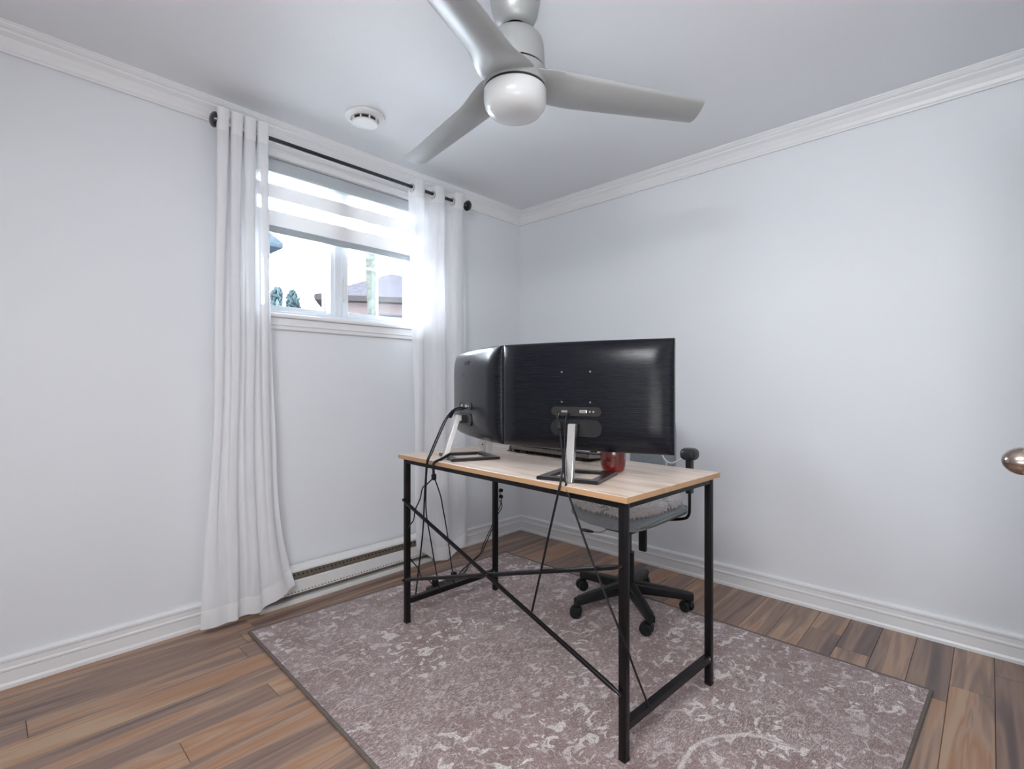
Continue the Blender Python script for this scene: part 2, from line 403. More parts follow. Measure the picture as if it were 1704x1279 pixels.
# mouldings: profile given as (distance from wall, height)
def mould(name, prof, along, a, b, label):
    m = MB()
    if along == 'x': f = lambda p, q, h: (h, -p, q)
    elif along == 'y': f = lambda p, q, h: (-p, h, q)
    elif along == 'y-': f = lambda p, q, h: (X0+p, h, q)
    else: f = lambda p, q, h: (h, Y0+p, q)
    m.prism(prof, a, b, f)
    return struct(m.build(name, M['trim']), label)
CB = 2.217
crown = [(0, CB+.005), (.003, CB+.005), (.003, CB), (.010, CB), (.010, CB+.007), (.014, CB+.012), (.018, CB+.026), (.030, CB+.046), (.044, CB+.058), (.046, CB+.062), (.046, CB+.066), (.052, CB+.068), (.060, CB+.076), (.062, CB+.080), (.066, CB+.082), (.066, H), (0, H)]
base = [(0, 0), (.017, 0), (.017, .012), (.013, .020), (.013, .058), (.016, .062), (.016, .068), (.012, .072), (.012, .090), (.015, .094), (.015, .102), (.009, .108), (0, .110)]
mould('trim_1', crown, 'x', X0, 0, 'white stepped crown moulding above the window wall')
mould('trim_2', crown, 'y', Y0, 0, 'white stepped crown moulding along the right wall')
mould('trim_3', crown, 'y-', Y0, 0, 'white crown moulding on the side wall')
mould('baseboard_left', base, 'x', X0, 0, 'white grooved baseboard under the window wall')
mould('baseboard_right', base, 'y', Y0, 0, 'white grooved baseboard along the right wall')
mould('baseboard_side', base, 'y-', Y0, 0, 'white baseboard on the side wall')

# ------------------------------------------------------------------ window
wi = bpy.data.objects.new('window_1', None); C.objects.link(wi); wi.location = (0, 0, 0)
struct(wi, 'white vinyl sliding window with grilles, high in the wall')
m = MB()   # casing on the wall face
m.box((OX0-.07, -.016, 1.325), (OX1+.07, .0, 1.385), .004); m.box((OX0-.07, -.022, 1.345), (OX1+.07, 0, 1.352), .002)
m.box((OX0-.07, -.016, 1.385), (OX0, 0, 2.215), .004); m.box((OX1, -.016, 1.385), (OX1+.07, 0, 2.215), .004)
m.box((OX0-.07, -.018, OZ1+.002), (OX1+.07, 0, 2.216), .004); m.box((OX0-.07, -.024, 2.178), (OX1+.07, 0, 2.19), .003)
m.build('casing', M['trim'], wi)
MB().box((OX0-.08, -.034, 1.383), (OX1+.08, .07, 1.402), .005, 2).build('sill', M['trim'], wi)
m = MB()   # outer vinyl frame
m.box((OX0, .07, OZ0), (OX0+.05, .19, OZ1)); m.box((OX1-.05, .07, OZ0), (OX1, .19, OZ1)); m.box((OX0, .07, OZ0), (OX1, .19, OZ0+.030), .004); m.box((OX0, .07, OZ1-.02), (OX1, .19, OZ1))
m.box((OX0, .085, OZ0+.03), (OX1, .095, OZ0+.04)); m.box((OX0, .115, OZ0+.03), (OX1, .122, OZ0+.04))
m.build('frame', M['pvc'], wi)
def sash(x0, x1, y0, z0, z1, st0, st1, mx, mz):
    s = MB(); s.box((x0, y0, z0), (x0+st0, y0+.03, z1), .003); s.box((x1-st1, y0, z0), (x1, y0+.03, z1), .003)
    s.box((x0+st0, y0, z0), (x1-st1, y0+.03, z0+.030), .003); s.box((x0+st0, y0, z1-.02), (x1-st1, y0+.03, z1), .003)
    so = s.build('sash', M['pvc'], wi)
    MB().box((x0+st0-.004, y0+.012, z0+.02), (x1-st1+.004, y0+.017, z1-.03)).build('pane', M['glass'], so)
    g = MB()
    g.box((mx-.006, y0+.020, z0+.03), (mx+.006, y0+.024, z1-.04)); 
    g.box((x0+st0, y0+.019, mz-.006), (x1-st1, y0+.025, mz+.006))
    g.build('grille_bar', M['pvc'], so)
    return so
sash(OX0+.045, -1.395, .118, OZ0+.03, OZ1-.015, .04, .045, -1.645, 1.71)
rs = sash(-1.425, OX1-.045, .080, OZ0+.03, OZ1-.015, .105, .04, -1.126, 1.728)
m = MB(); m.box((-1.405, .068, OZ0+.03), (-1.398, .080, OZ1-.05)); m.box((-1.362, .070, OZ0+.03), (-1.355, .080, OZ1-.05))
m.build('stile_rib', M['pvc'], rs)
h = MB(); h.box((-1.352, .062, 1.515), (-1.338, .080, 1.525), .002); h.box((-1.352, .062, 1.625), (-1.338, .080, 1.635), .002); h.box((-1.356, .056, 1.512), (-1.336, .064, 1.638), .003, 2)
h.build('sash_handle', M['white'], rs)

# zebra blind in the opening
bl = thing('zebra_blind', 'white day-and-night roller blind half lowered in the window', 'blind', (-1.355, .03, 2.06))
bx0, bx1 = -.49, .49
m = MB(); m.box((bx0-.005, -.035, .022), (bx1+.005, .03, .088), .012, 3); m.build('cassette', mat('cassette_grey', (.52, .56, .585), .35, var=.01), bl, True)
def band(z0, z1, nm, mm):
    g = MB(); g.grid(lambda u, v: (bx0+(bx1-bx0)*u, .002*math.sin(v*3), z0+(z1-z0)*v), 4, 2); return g.build(nm, mm, bl, True, solid='open')
band(-.025, .035, 'sheer_band', M['band_open']); band(-.093, -.025, 'solid_band', M['band_solid'])
band(-.152, -.093, 'sheer_band', M['band_open']); band(-.230, -.152, 'solid_band', M['band_solid'])
m = MB(); m.box((bx0, -.012, -.262), (bx1, .010, -.228), .006, 3); m.box((bx0, -.014, -.240), (bx1, -.010, -.236), .001); m.build('bottom_bar', mat('bar_grey', (.42, .46, .49), .3, var=.01), bl, True)

# ------------------------------------------------------------------ outside
ow = MB().box((-14, .6, 1.10), (20, 40, 1.22)).build('outside_ground', M['o_ground']); struct(ow, 'pale gravel yard outside the window')
def house(loc, rz, w_, d_, h_, rh, label):
    t = thing('house', label, 'house', loc, rz, 'houses across the yard')
    MB().box((-w_/2, -d_/2, 0), (w_/2, d_/2, h_)).build('brick_wall', M['o_brick'], t)
    m = MB(); a = w_/2+.35; b = d_/2+.35
    vs = [m.bm.verts.new(p) for p in ((-a, -b, h_), (a, -b, h_), (a, b, h_), (-a, b, h_), (-a*.35, 0, h_+rh), (a*.35, 0, h_+rh))]
    for f in ((0, 1, 5, 4), (1, 2, 5), (2, 3, 4, 5), (3, 0, 4), (3, 2, 1, 0)): m.bm.faces.new([vs[i] for i in f])
    r = m.build('roof', M['o_roof'], t)
    MB().box((-a, -b-.02, h_-.16), (a, b+.02, h_+.0)).build('fascia', M['o_fascia'], t)
    MB().cyl((-.3, -.9, h_+rh*.45), (-.3, -.9, h_+rh+.35), .14, 10).lathe([(.30, h_+rh+.35), (.30, h_+rh+.5), (.1, h_+rh+.6)], 10, Matrix.Translation((-.3, -.9, 0))).build('roof_vent', M['o_roof'], t)
    for k in (-1, 1):
        f = MB().box((k*w_*.25-.5, -d_/2-.04, h_*.4), (k*w_*.25+.5, -d_/2, h_*.8)).build('window', M['o_blue'], t)
        MB().box((k*w_*.25-.44, -d_/2-.05, h_*.4+.06), (k*w_*.25+.44, -d_/2-.04, h_*.8-.06)).build('pane', M['dark'], f)
    return t
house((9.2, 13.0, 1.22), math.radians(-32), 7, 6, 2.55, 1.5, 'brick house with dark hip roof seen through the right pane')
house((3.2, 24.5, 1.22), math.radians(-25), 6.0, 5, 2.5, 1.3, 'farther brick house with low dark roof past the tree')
t = thing('tree', 'pale bare tree trunk outside the right window pane', 'tree', (3.05, 7.1, 1.22))
rr = random.Random(4)
MB().tube([(0, 0, -.05), (.02, 0, 1.2), (-.02, .03, 2.6), (.03, 0, 4.4)], .11, 9).build('trunk', M['o_bark'], t, True)
m = MB()
for i in range(7):
    a = i*2.4; z = 2.6+.25*i; m.tube([(0, 0, z), (.5*math.cos(a), .5*math.sin(a), z+.5), (1.0*math.cos(a), 1.0*math.sin(a), z+1.1)], .03, 6)
m.build('branch', M['o_bark'], t, True)
def bush(loc, sx, sz, n_, label, nm='shrub'):
    t = thing(nm, label, 'bush', loc, 0, 'shrubs outside the left pane')
    m = MB()
    for i in range(n_):
        a = rr.random()*2*PI; r = math.sqrt(rr.random()); z = rr.random()
        rad = math.sqrt(max(0.05, 1-(2*z-1)**2))
        c = Vector((sx*r*rad*math.cos(a), sx*r*rad*math.sin(a), .05+sz*z)); q = Euler((rr.random()*6, rr.random()*6, rr.random()*6)).to_matrix()
        vs = [m.bm.verts.new(c+q @ Vector(p)*.05) for p in ((-1, 0, 0), (0, -.5, .1), (1, 0, 0), (0, .5, .1))]; m.bm.faces.new(vs)
    f = m.build('foliage', M['o_green'], t, solid='open'); f['kind'] = 'stuff'
    MB().tube([(0, 0, -.03), (.01, .02, .3), (0, 0, sz*.6)], .025, 6).build('stem', M['o_bark'], t)
    return t
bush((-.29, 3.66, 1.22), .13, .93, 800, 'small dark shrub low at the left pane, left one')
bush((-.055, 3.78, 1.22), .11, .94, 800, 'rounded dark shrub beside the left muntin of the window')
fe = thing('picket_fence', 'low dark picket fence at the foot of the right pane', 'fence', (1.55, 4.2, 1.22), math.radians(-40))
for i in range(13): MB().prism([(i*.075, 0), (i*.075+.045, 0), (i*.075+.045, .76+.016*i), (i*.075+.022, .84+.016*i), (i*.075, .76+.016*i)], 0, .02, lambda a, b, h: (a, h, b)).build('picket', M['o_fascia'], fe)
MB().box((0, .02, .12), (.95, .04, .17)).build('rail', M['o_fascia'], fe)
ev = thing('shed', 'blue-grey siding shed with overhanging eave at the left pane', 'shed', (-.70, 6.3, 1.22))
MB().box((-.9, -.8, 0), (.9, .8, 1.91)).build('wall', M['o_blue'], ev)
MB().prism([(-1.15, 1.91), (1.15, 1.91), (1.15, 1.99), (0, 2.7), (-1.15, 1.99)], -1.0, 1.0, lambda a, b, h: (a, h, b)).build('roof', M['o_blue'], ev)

# ------------------------------------------------------------------ curtain rod and curtains
RY, RZ = -.118, 2.182
rod = thing('curtain_rod', 'slim black curtain rod with disc finials above the window', 'curtain rod', (-1.335, RY, RZ))
MB().cyl((-.69, 0, 0), (.70, 0, 0), .0095, 16).build('rod', M['rod'], rod, True)
for sx, xx in ((-1, -.69), (1, .70)):
    q = Vector((sx, 0, 0)).to_track_quat('Z', 'Y').to_matrix().to_4x4()
    MB().lathe([(.010, -.01), (.012, .004), (.028, .008), (.033, .016), (.029, .026), (.016, .034), (0, .036)], 24, Matrix.Translation((xx, 0, 0)) @ q).build('finial', M['rod'], rod, True)
    b = MB(); bx = xx-sx*.06
    b.tube([(bx, .118, -.02), (bx, .06, -.02), (bx, .01, -.015), (bx, .0, -.0105)], .006, 8, sub=3); b.cyl((bx, .118, -.02), (bx, .108, -.02), .012, 16)
    b.build('bracket', M['rod'], rod, True)

def curtain(name, label, top, bot, nf, botz, amp_t, amp_b, ph, seed, flare=None, ybot=-.125, fat=.3):
    rg = random.Random(seed)
    t = thing(name, label, 'curtain', ((top[0]+top[1])/2, RY, RZ))
    t['group'] = 'sheer window curtains'
    ox = (top[0]+top[1])/2
    wob = [(rg.uniform(.7, 3.3), rg.uniform(0, 6.3), rg.uniform(.4, 1)) for _ in range(5)]
    ztop = RZ+.045
    def P(u, v, dy=0):      # u across, v from top (0) to bottom (1)
        s = v**1.15
        uu = u+.012*math.sin(2*PI*(1.3*u+.8*v)+seed)*v
        xt = top[0]+(top[1]-top[0])*uu
        xb = bot[0]+(bot[1]-bot[0])*uu
        x = xt*(1-s)+xb*s
        if flare: x += flare(u, v)
        zb = botz(u)
        z = ztop+(zb-ztop)*v
        A = amp_t*(1-v)+amp_b*v
        pw = 2*PI*nf*uu+ph
        fold = math.sin(pw)
        # sharper pleats at the rod, drifting and softening lower down
        extra = sum(a*math.sin(2*PI*f*uu*1.7+p_+2.2*v) for f, p_, a in wob)/3
        y = RY*(1-s)+ybot*s + A*(fold*(1-.35*v)+.9*extra*v) + .012*v*math.sin(2*PI*1.5*uu+seed)
        x += -fat*A*math.sin(2*pw)*(1-.6*v) + .006*math.sin(13*v+u*5)*v
        return (x-ox, y-RY+dy, z-RZ)
    nu, nv = 150, 70
    vh = .105/(ztop-.05); 
    def part(nm, v0, v1, mm, n_, dy=0):
        g = MB(); g.grid(lambda u, v: P(u, v0+(v1-v0)*v, dy), nu, n_); return g.build(nm, mm, t, True, angle=180, solid='open')
    part('sheer_panel', 0, 1, M['sheer'], nv)
    part('header', 0, .044, M['sheer_thick'], 5, -.0025)
    part('hem', .964, 1, M['sheer_thick'], 4, -.0025)
    # grommets where the cloth crosses the rod
    for k in range(int(2*nf)+2):
        u = (k*PI-ph)/(2*PI*nf)
        if not .015 < u < .985: continue
        p = P(u, .045/(ztop-.05)); q = P(u+.004, .045/(ztop-.05)); d = Vector((q[0]-p[0], q[1]-p[1], 0)); nrm = Vector((d.y, -d.x, 0)).normalized()
        MB().torus((p[0], 0, -.006), .021, .0035, nrm, 22, 8).build('grommet', M['chrome'], t, True)
    return t
def bzL(u): return .045 if u < .62 else .045+(u-.62)/.38*.075
def flL(u, v):   # the right edge kicks out over the heater low down
    k = max(0, (v-.72)/.28); return .085*k*k*max(0, (u-.45)/.55)-.03*max(0, (v-.5)/.5)**2*max(0, (.3-u)/.3)
curtain('sheer_curtain', 'white sheer grommet curtain left of the window, reaching the floor', (-2.035, -1.825), (-2.075, -1.785), 3.9, bzL, .040, .015, 2.6, 3, flL, -.135, .42)
def bzR(u): return .13-.30*u if u < .34 else (.012 if u < .62 else .012+(u-.62)*.2)
curtain('sheer_curtain', 'white sheer grommet curtain right of the window, behind the desk', (-1.055, -.625), (-1.02, -.60), 2.9, bzR, .038, .016, 2.4, 11, None, -.125, .25)

# ------------------------------------------------------------------ baseboard heater, outlet
ht = thing('baseboard_heater', 'long white electric baseboard heater on the wall under the window', 'heater', (-1.345, 0, 0))
hx0, hx1 = -.49, .49
prof = [(.014, .175), (.030, .176), (.062, .166), (.066, .160), (.066, .152), (.058, .150), (.050, .152), (.050, .158), (.014, .166)]
MB().prism(prof, hx0, hx1, lambda p, q, h: (h, -p, q)).build('top_cover', M['heater'], ht)
MB().prism([(.012, .022), (.030, .022), (.030, .168), (.012, .168)], hx0+.004, hx1-.004, lambda p, q, h: (h, -p, q)).build('back_plate', M['heater_slot'], ht)
MB().prism([(.030, .112), (.052, .150), (.054, .148), (.033, .109)], hx0+.006, hx1-.006, lambda p, q, h: (h, -p, q)).build('louvre', M['heater_slot'], ht)
m = MB()
for i in range(44):
    x = hx0+.03+i*.0213; m.box((x, -.0505, .130), (x+.007, -.044, .135), rot=None)
m.build('louvre_holes', M['dark'], ht)['kind'] = 'stuff'
MB().prism([(.056, .112), (.066, .108), (.067, .050), (.060, .046), (.058, .050), (.058, .104), (.054, .108)], hx0, hx1, lambda p, q, h: (h, -p, q)).build('front_panel', M['heater'], ht)
m = MB()
for i in range(56):
    x = hx0+.02+i*.0168; m.box((x, -.0678, .056), (x+.006, -.0664, .060))
m.build('front_slots', M['dark'], ht)['kind'] = 'stuff'
MB().prism([(.012, .0), (.064, .0), (.064, .016), (.056, .020), (.012, .020)], hx0, hx1, lambda p, q, h: (h, -p, q)).build('base_rail', M['heater'], ht)
for a in (hx0-.003, hx1-.002):
    MB().prism([(.012, 0), (.066, 0), (.067, .160), (.032, .177), (.012, .177)], a, a+.005, lambda p, q, h: (h, -p, q)).build('end_cap', M['heater'], ht)

ou = thing('wall_outlet', 'white wall outlet with two black plugs near the room corner', 'outlet', (-.222, 0, .30))
MB().box((-.036, -.007, -.058), (.036, 0, .058), .003, 2).build('cover_plate', M['white'], ou)
for z in (.022, -.022):
    s = MB().box((-.017, -.009, z-.015), (.017, -.006, z+.015), .002).build('socket', M['white'], ou)

# ------------------------------------------------------------------ smoke detector
sd = thing('smoke_detector', 'round white smoke detector on the ceiling near the window', 'smoke detector', (-1.493, -.392, H))
MB().lathe([(.088, 0), (.090, -.004), (.088, -.009), (.068, -.017), (.064, -.018), (.060, -.015), (.052, -.015)], 48, cap=False).build('base_ring', M['white'], sd, True)
MB().lathe([(.052, -.010), (.052, -.032)], 48, cap=False).build('sensor_wall', mat('detector_grey', (.5, .48, .46), .5), sd, True)
MB().lathe([(.058, -.030), (.060, -.032), (.056, -.036), (.030, -.039), (0, -.040)], 48).build('cap', M['white'], sd, True)
for k in range(9):
    a = 2*PI*k/9; q = Matrix.Rotation(a, 4, 'Z')
    MB().prism([(-.014, -.017), (.014, -.017), (.014, -.030), (-.014, -.030)], .0515, .0535, lambda p, z, h: (h, p, z)).build('vent', M['dark'], sd).rotation_euler = (0, 0, a)
    MB().box((.050, -.0025, -.032), (.060, .0025, -.012)).build('rib', M['white'], sd).rotation_euler = (0, 0, a+PI/9)

# ------------------------------------------------------------------ ceiling fan
FX, FY = -1.594, -1.443
fan = thing('ceiling_fan', 'three-blade brushed grey ceiling fan with unlit opal lamp', 'ceiling fan', (FX, FY, H))
MB().lathe([(.026, -.120), (.033, -.148), (.037, -.152), (.044, -.150), (.058, -.138), (.070, -.112), (.077, -.075), (.080, -.020), (.080, 0)], 48, cap=False).build('canopy', M['fan'], fan, True)
MB().lathe([(0, -.168), (.022, -.167), (.028, -.158), (.030, -.148), (.027, -.134), (.018, -.122), (0, -.118)], 32).build('hanger_ball', M['bronze'], fan, True)
MB().cyl((0, 0, -.19), (0, 0, -.14), .012, 16).build('downrod', M['bronze'], fan, True)
MB().lathe([(0, -.172), (.030, -.172), (.055, -.175), (.073, -.183), (.084, -.197), (.088, -.214), (.091, -.278), (.090, -.282), (0, -.282)], 56).build('motor_housing', M['fan'], fan, True)
MB().lathe([(.089, -.292), (.089, -.279)], 48).build('gap_ring', M['dark'], fan, True)
MB().lathe([(.05, -.289), (.093, -.289), (.096, -.293), (.097, -.335), (.095, -.340), (.05, -.340)], 56).build('hub', M['fan'], fan, True)
MB().lathe([(.092, -.350), (.092, -.337)], 48).build('lamp_ring', M['dark'], fan, True)
MB().lathe([(.093, -.346), (.096, -.349), (.096, -.378), (.092, -.395), (.080, -.411), (.060, -.420), (.034, -.425), (0, -.426)], 56).build('lamp_globe', M['globe'], fan, True, label='white opal glass lamp bowl')
def blade_mesh():
    # x outwards; root blends into the hub, pitched about its own axis
    def f(side):
        def g(u, v):
            r = .055+u*(.610-.055)
            s = (r-.055)/.59
            k = min(1, s/.26); k = k*k*(3-2*k)
            root, mid, tip = .168, .150, .106
            ch = root*(1-k)+(mid+(tip-mid)*s)*k
            pit = -math.radians(13)*k*(1-.35*s)
            cen = .004*k
            a = (v-.5)*ch
            skew = .030*max(0, (s-.93)/.07)*0
            th = .0105*(1-.5*s)*math.sqrt(max(0.0, 1-(2*v-1)**2))+.0012
            if s > .97: a *= 1-.12*((s-.97)/.03)**2
            camber = -.012*k*(1-(2*v-1)**2)
            yy = a*math.cos(pit)+cen; zz = a*math.sin(pit)+camber+side*th
            return (r, yy, zz-.320-.026*s)
        return g
    m = MB(); nu, nv = 44, 16
    a = [[m.bm.verts.new(f(1)(i/nu, j/nv)) for i in range(nu+1)] for j in range(nv+1)]
    b = [[m.bm.verts.new(f(-1)(i/nu, j/nv)) for i in range(nu+1)] for j in range(nv+1)]
    for j in range(nv):
        for i in range(nu):
            m.bm.faces.new((a[j][i], a[j][i+1], a[j+1][i+1], a[j+1][i])); m.bm.faces.new((b[j][i], b[j+1][i], b[j+1][i+1], b[j][i+1]))
    for i in range(nu):
        m.bm.faces.new((a[0][i], b[0][i], b[0][i+1], a[0][i+1])); m.bm.faces.new((a[nv][i], a[nv][i+1], b[nv][i+1], b[nv][i]))
    for j in range(nv):
        m.bm.faces.new((a[j][0], a[j+1][0], b[j+1][0], b[j][0])); m.bm.faces.new((a[j][nu], b[j][nu], b[j+1][nu], a[j+1][nu]))
    return m
b0 = blade_mesh().build('blade', M['fan_blade'], fan, True, angle=50)
for i, a in enumerate((-36, 83, 199.5)):
    o = b0 if i == 0 else b0.copy()
    if i: C.objects.link(o); o.parent = fan
    o.rotation_euler = (0, 0, math.radians(a))
m = MB(); m.tube([(.094*math.cos(-.55), .094*math.sin(-.55), -.268), (.10*math.cos(-.55), .10*math.sin(-.55), -.262), (.101*math.cos(-.55), .101*math.sin(-.55), -.285)], .0025, 6); m.build('latch', M['dark'], fan)

# ------------------------------------------------------------------ rug
rc = [(-1.934, -.209), (-.452, -.289), (-.470, -2.354), (-2.015, -2.285)]
rug = tag(MB().prism(rc[::-1], .0005, .008).build('area_rug', M['rug']), 'large mauve-brown distressed area rug under the desk and chair', 'rug')
m = MB()
for i in range(4):
    a, b = Vector(rc[i]+(.0055,)), Vector(rc[(i+1) % 4]+(.0055,)); d = (b-a).normalized()
    m.tube([a, b], .0062, 8, False)
m.build('bound_edge', M['rug_edge'], rug, True, label='grey-brown bound edge')

# ------------------------------------------------------------------ desk
DX, DY, DR = -1.1941, -1.2072, math.radians(-2.953)
RUGZ = .008
desk = thing('computer_desk', 'light oak desk on slim black metal legs with crossed braces', 'desk', (DX, DY, RUGZ), DR)
L2, W2, TZ = 1.1825/2, .5749/2, .752-RUGZ
MB().box((-W2, -L2, TZ-.018), (W2, L2, TZ), .0015).build('tabletop', M['oak'], desk)
m = MB(); e = .0008
m.box((-W2-e, -L2-e, TZ-.0175), (-W2, L2+e, TZ-.0012)); m.box((W2, -L2-e, TZ-.0175), (W2+e, L2+e, TZ-.0012)); m.box((-W2, -L2-e, TZ-.0175), (W2, -L2, TZ-.0012)); m.box((-W2, L2, TZ-.0175), (W2, L2+e, TZ-.0012))
m.build('edge_band', M['tan_edge'], desk)
lx, ly = W2-.027, L2-.027
for sx in (-1, 1):
    for sy in (-1, 1):
        g = MB(); x, yv = sx*lx, sy*ly
        g.box((x-.012, yv-.012, .003), (x+.012, yv+.012, TZ-.0185), .0035, 2)
        lg = g.build('leg', M['black_metal'], desk, True)
        MB().box((x-.0125, yv-.0125, 0), (x+.0125, yv+.0125, .012), .003).build('foot_cap', M['chair_black'], lg)
g = MB(); g.box((-lx-.010, -ly, TZ-.038), (-lx+.010, ly, TZ-.0185)); g.box((lx-.010, -ly, TZ-.038), (lx+.010, ly, TZ-.0185))
g.build('long_apron', M['black_metal'], desk)
for sy in (-1, 1):
    MB().box((-lx, sy*ly-.010, TZ-.038), (lx, sy*ly+.010, TZ-.0185)).build('short_apron', M['black_metal'], desk)
    MB().box((-lx+.011, sy*ly-.012, .084), (lx-.011, sy*ly+.012, .108), .002).build('side_bar', M['black_metal'], desk)
    MB().cyl((lx-.02, sy*ly-.0135, .100), (lx-.02, sy*ly+.0135, .100), .004, 10).build('bolt', M['chrome'], desk)
bxx = -lx-.016
for sgn in (-1, 1):
    za, zb = (.545, .192) if sgn > 0 else (.192, .545)
    off = -.0035*sgn
    m = MB(); m.tube([(bxx+off, ly, za), (bxx+off, ly-.03, za+(zb-za)*.028), (bxx+off, -ly+.03, zb-(zb-za)*.028), (bxx+off, -ly, zb)], [.004, .0075, .0075, .004], 10, False)
    br = m.build('cross_brace', M['black_metal'], desk, True)
    for yv, z in ((ly, za), (-ly, zb)):
        MB().cyl((bxx-.007, yv, z), (-lx+.002, yv, z), .006, 10).build('bolt', M['rod'], br, True)
MB().cyl((bxx-.009, 0, .3685), (bxx+.009, 0, .3685), .006, 10).build('bolt', M['chrome'], desk, True)

# ------------------------------------------------------------------ monitors
DT = .752
def monitor(loc, ang, label, logo, uw=.3055, flip=1):
    # local frame: x across the back as seen by the camera, -y towards the camera, z up
    t = thing('monitor', label, 'monitor', loc, ang, 'curved desk monitors')
    hh = .366; zb = .087; R = 1.85; SAG = uw*uw/(2*R)
    def cv(u): return -(SAG-u*u/(2*R))
    def prof(u, w_):
        du = uw-abs(u); dw = min(w_, hh-w_)
        a = min(1, du/.075); b = min(1, dw/.095)
        s = math.sqrt(max(0, 1-(1-a)**2))*math.sqrt(max(0, 1-(1-b)**2.2))
        return .007+.031*s
    # back shell
    def ss(k, p): # cluster rows at the rims
        k = 2*k-1; return math.copysign(1-(1-abs(k))**p, k)
    g = MB()
    g.grid(lambda i, j: (uw*ss(i, 1.7), cv(uw*ss(i, 1.7))-prof(uw*ss(i, 1.7), hh*(.5+.5*ss(j, 1.7))), zb+hh*(.5+.5*ss(j, 1.7))), 60, 34)
    g.build('back_shell', M['mon_back'], t, True, angle=180, solid='open')
    g = MB(); n_ = 30       # rim
    def rim(u, w_, d): return (u, cv(u)+d, zb+w_)
    path = [(uw*(2*i/n_-1), 0) for i in range(n_+1)]+[(uw, hh*i/8) for i in range(1, 9)]+[(uw*(1-2*i/n_), hh) for i in range(1, n_+1)]+[(-uw, hh*(1-i/8)) for i in range(1, 8)]
    for i in range(len(path)):
        p, q = path[i], path[(i+1) % len(path)]
        vs = [g.bm.verts.new(rim(*p, -.0072)), g.bm.verts.new(rim(*q, -.0072)), g.bm.verts.new(rim(*q, .006)), g.bm.verts.new(rim(*p, .006))]; g.bm.faces.new(vs)
    bmesh.ops.remove_doubles(g.bm, verts=g.bm.verts, dist=1e-5)
    g.build('bezel', M['mon_edge'], t)
    g = MB(); g.grid(lambda i, j: (uw*(2*i-1), cv(uw*(2*i-1))+.006, zb+hh*j), 40, 2); g.build('screen', M['screen'], t, True, solid='open')
    yb = cv(0)-.038
    def stadium(cx, cz, hw, hr, y0, y1, nm, mm, par, n_=12):
        poly = [(cx+hw-hr+hr*math.cos(a), cz+hr*math.sin(a)) for a in [-PI/2+PI*i/n_ for i in range(n_+1)]]+[(cx-hw+hr+hr*math.cos(a), cz+hr*math.sin(a)) for a in [PI/2+PI*i/n_ for i in range(n_+1)]]
        return MB().prism(poly, y0, y1, lambda a, b, h_: (a, h_, b)).build(nm, mm, par)
    stadium(0, .164, .090, .028, yb-.0015, yb+.012, 'hinge_plate', M['plate'], t)
    pr = stadium(0, .219, .088, .015, yb-.0012, yb+.012, 'port_recess', M['dark'], t)
    MB().box((.014, yb-.004, .213), (.040, yb-.001, .225), .003, 2).build('vga_port', M['port_metal'], pr)
    for x in (.050, .062): MB().cyl((x, yb-.004, .219), (x, yb-.001, .219), .0035, 12).build('jack', M['port_metal'], pr)
    MB().box((-.052, yb-.003, .214), (-.030, yb-.001, .222), .001).build('hdmi_port', M['port_metal'], pr)
    for x in (-.05, .05):
        for z in (.250, .350):
            yy = cv(x)-prof(x, z-zb)
            MB().cyl((x, yy-.002, z), (x, yy+.004, z), .0028, 10).build('screw', M['port_metal'], t)
    if logo:
        fc = bpy.data.curves.new('logo', 'FONT'); fc.body = 'acer'; fc.size = .038; fc.align_x = 'CENTER'; fc.extrude = .0004; fc.shear = .25
        tmp = bpy.data.objects.new('tmp', fc); C.objects.link(tmp)
        dg = bpy.context.evaluated_depsgraph_get(); me = bpy.data.meshes.new_from_object(tmp.evaluated_get(dg)); bpy.data.objects.remove(tmp)
        me.materials.clear(); me.materials.append(mat('logo_ink', (.02, .02, .022), .5))
        lo = bpy.data.objects.new('logo', me); C.objects.link(lo); lo.parent = t
        xu = .015; lo.location = (xu, cv(xu)-prof(xu, .30)-.0012, zb+.304); lo.rotation_euler = (PI/2, 0, -xu/R)
    # stand: hinge block, leaning aluminium arm, open black frame foot
    hz = .168
    MB().box((-.013, yb-.020, hz-.022), (.013, yb+.004, hz+.012), .002).build('hinge', M['plate'], t)
    def bar(a, b, w_, d_, mm, nm):
        a, b = Vector(a), Vector(b); q = (b-a).to_track_quat('Z', 'Y').to_matrix(); ln = (b-a).length
        g = MB(); g.box((-w_/2, -d_/2, 0), (w_/2, d_/2, ln), .002)
        for v in g.bm.verts: v.co = q @ v.co + a
        return g.build(nm, mm, t)
    foot = (0.014, -.156, .002); topp = (0, yb-.030, hz+.012)
    g = MB()
    a, b = Vector(foot), Vector(topp)
    for ww, (x0, x1) in enumerate(((-.013, .013),)):
        vs = []
        for p in (a, b):
            for dx, dy in ((x0, -.010), (x1, -.010), (x1, .010), (x0, .010)): vs.append(g.bm.verts.new(p+Vector((dx, dy, 0))))
        for f in ((0, 1, 2, 3), (4, 5, 6, 7), (0, 1, 5, 4), (1, 2, 6, 5), (2, 3, 7, 6), (3, 0, 4, 7)): g.bm.faces.new([vs[i] for i in f])
    bmesh.ops.bevel(g.bm, geom=list(g.bm.edges), offset=.002, segments=2, affect='EDGES')
    g.build('arm', M['silver'], t, True)
    MB().box((-.013, yb-.036, hz-.012), (.013, yb-.018, hz+.0125), .002).build('arm_head', M['silver'], t)
    g = MB()
    fo = [(-.102, -.152), (.106, -.150), (.106, .055), (-.096, .040)]; fi = [(-.070, -.122), (.076, -.120), (.074, .025), (-.066, .014)]
    zz0, zz1 = .001, .011
    ring = []
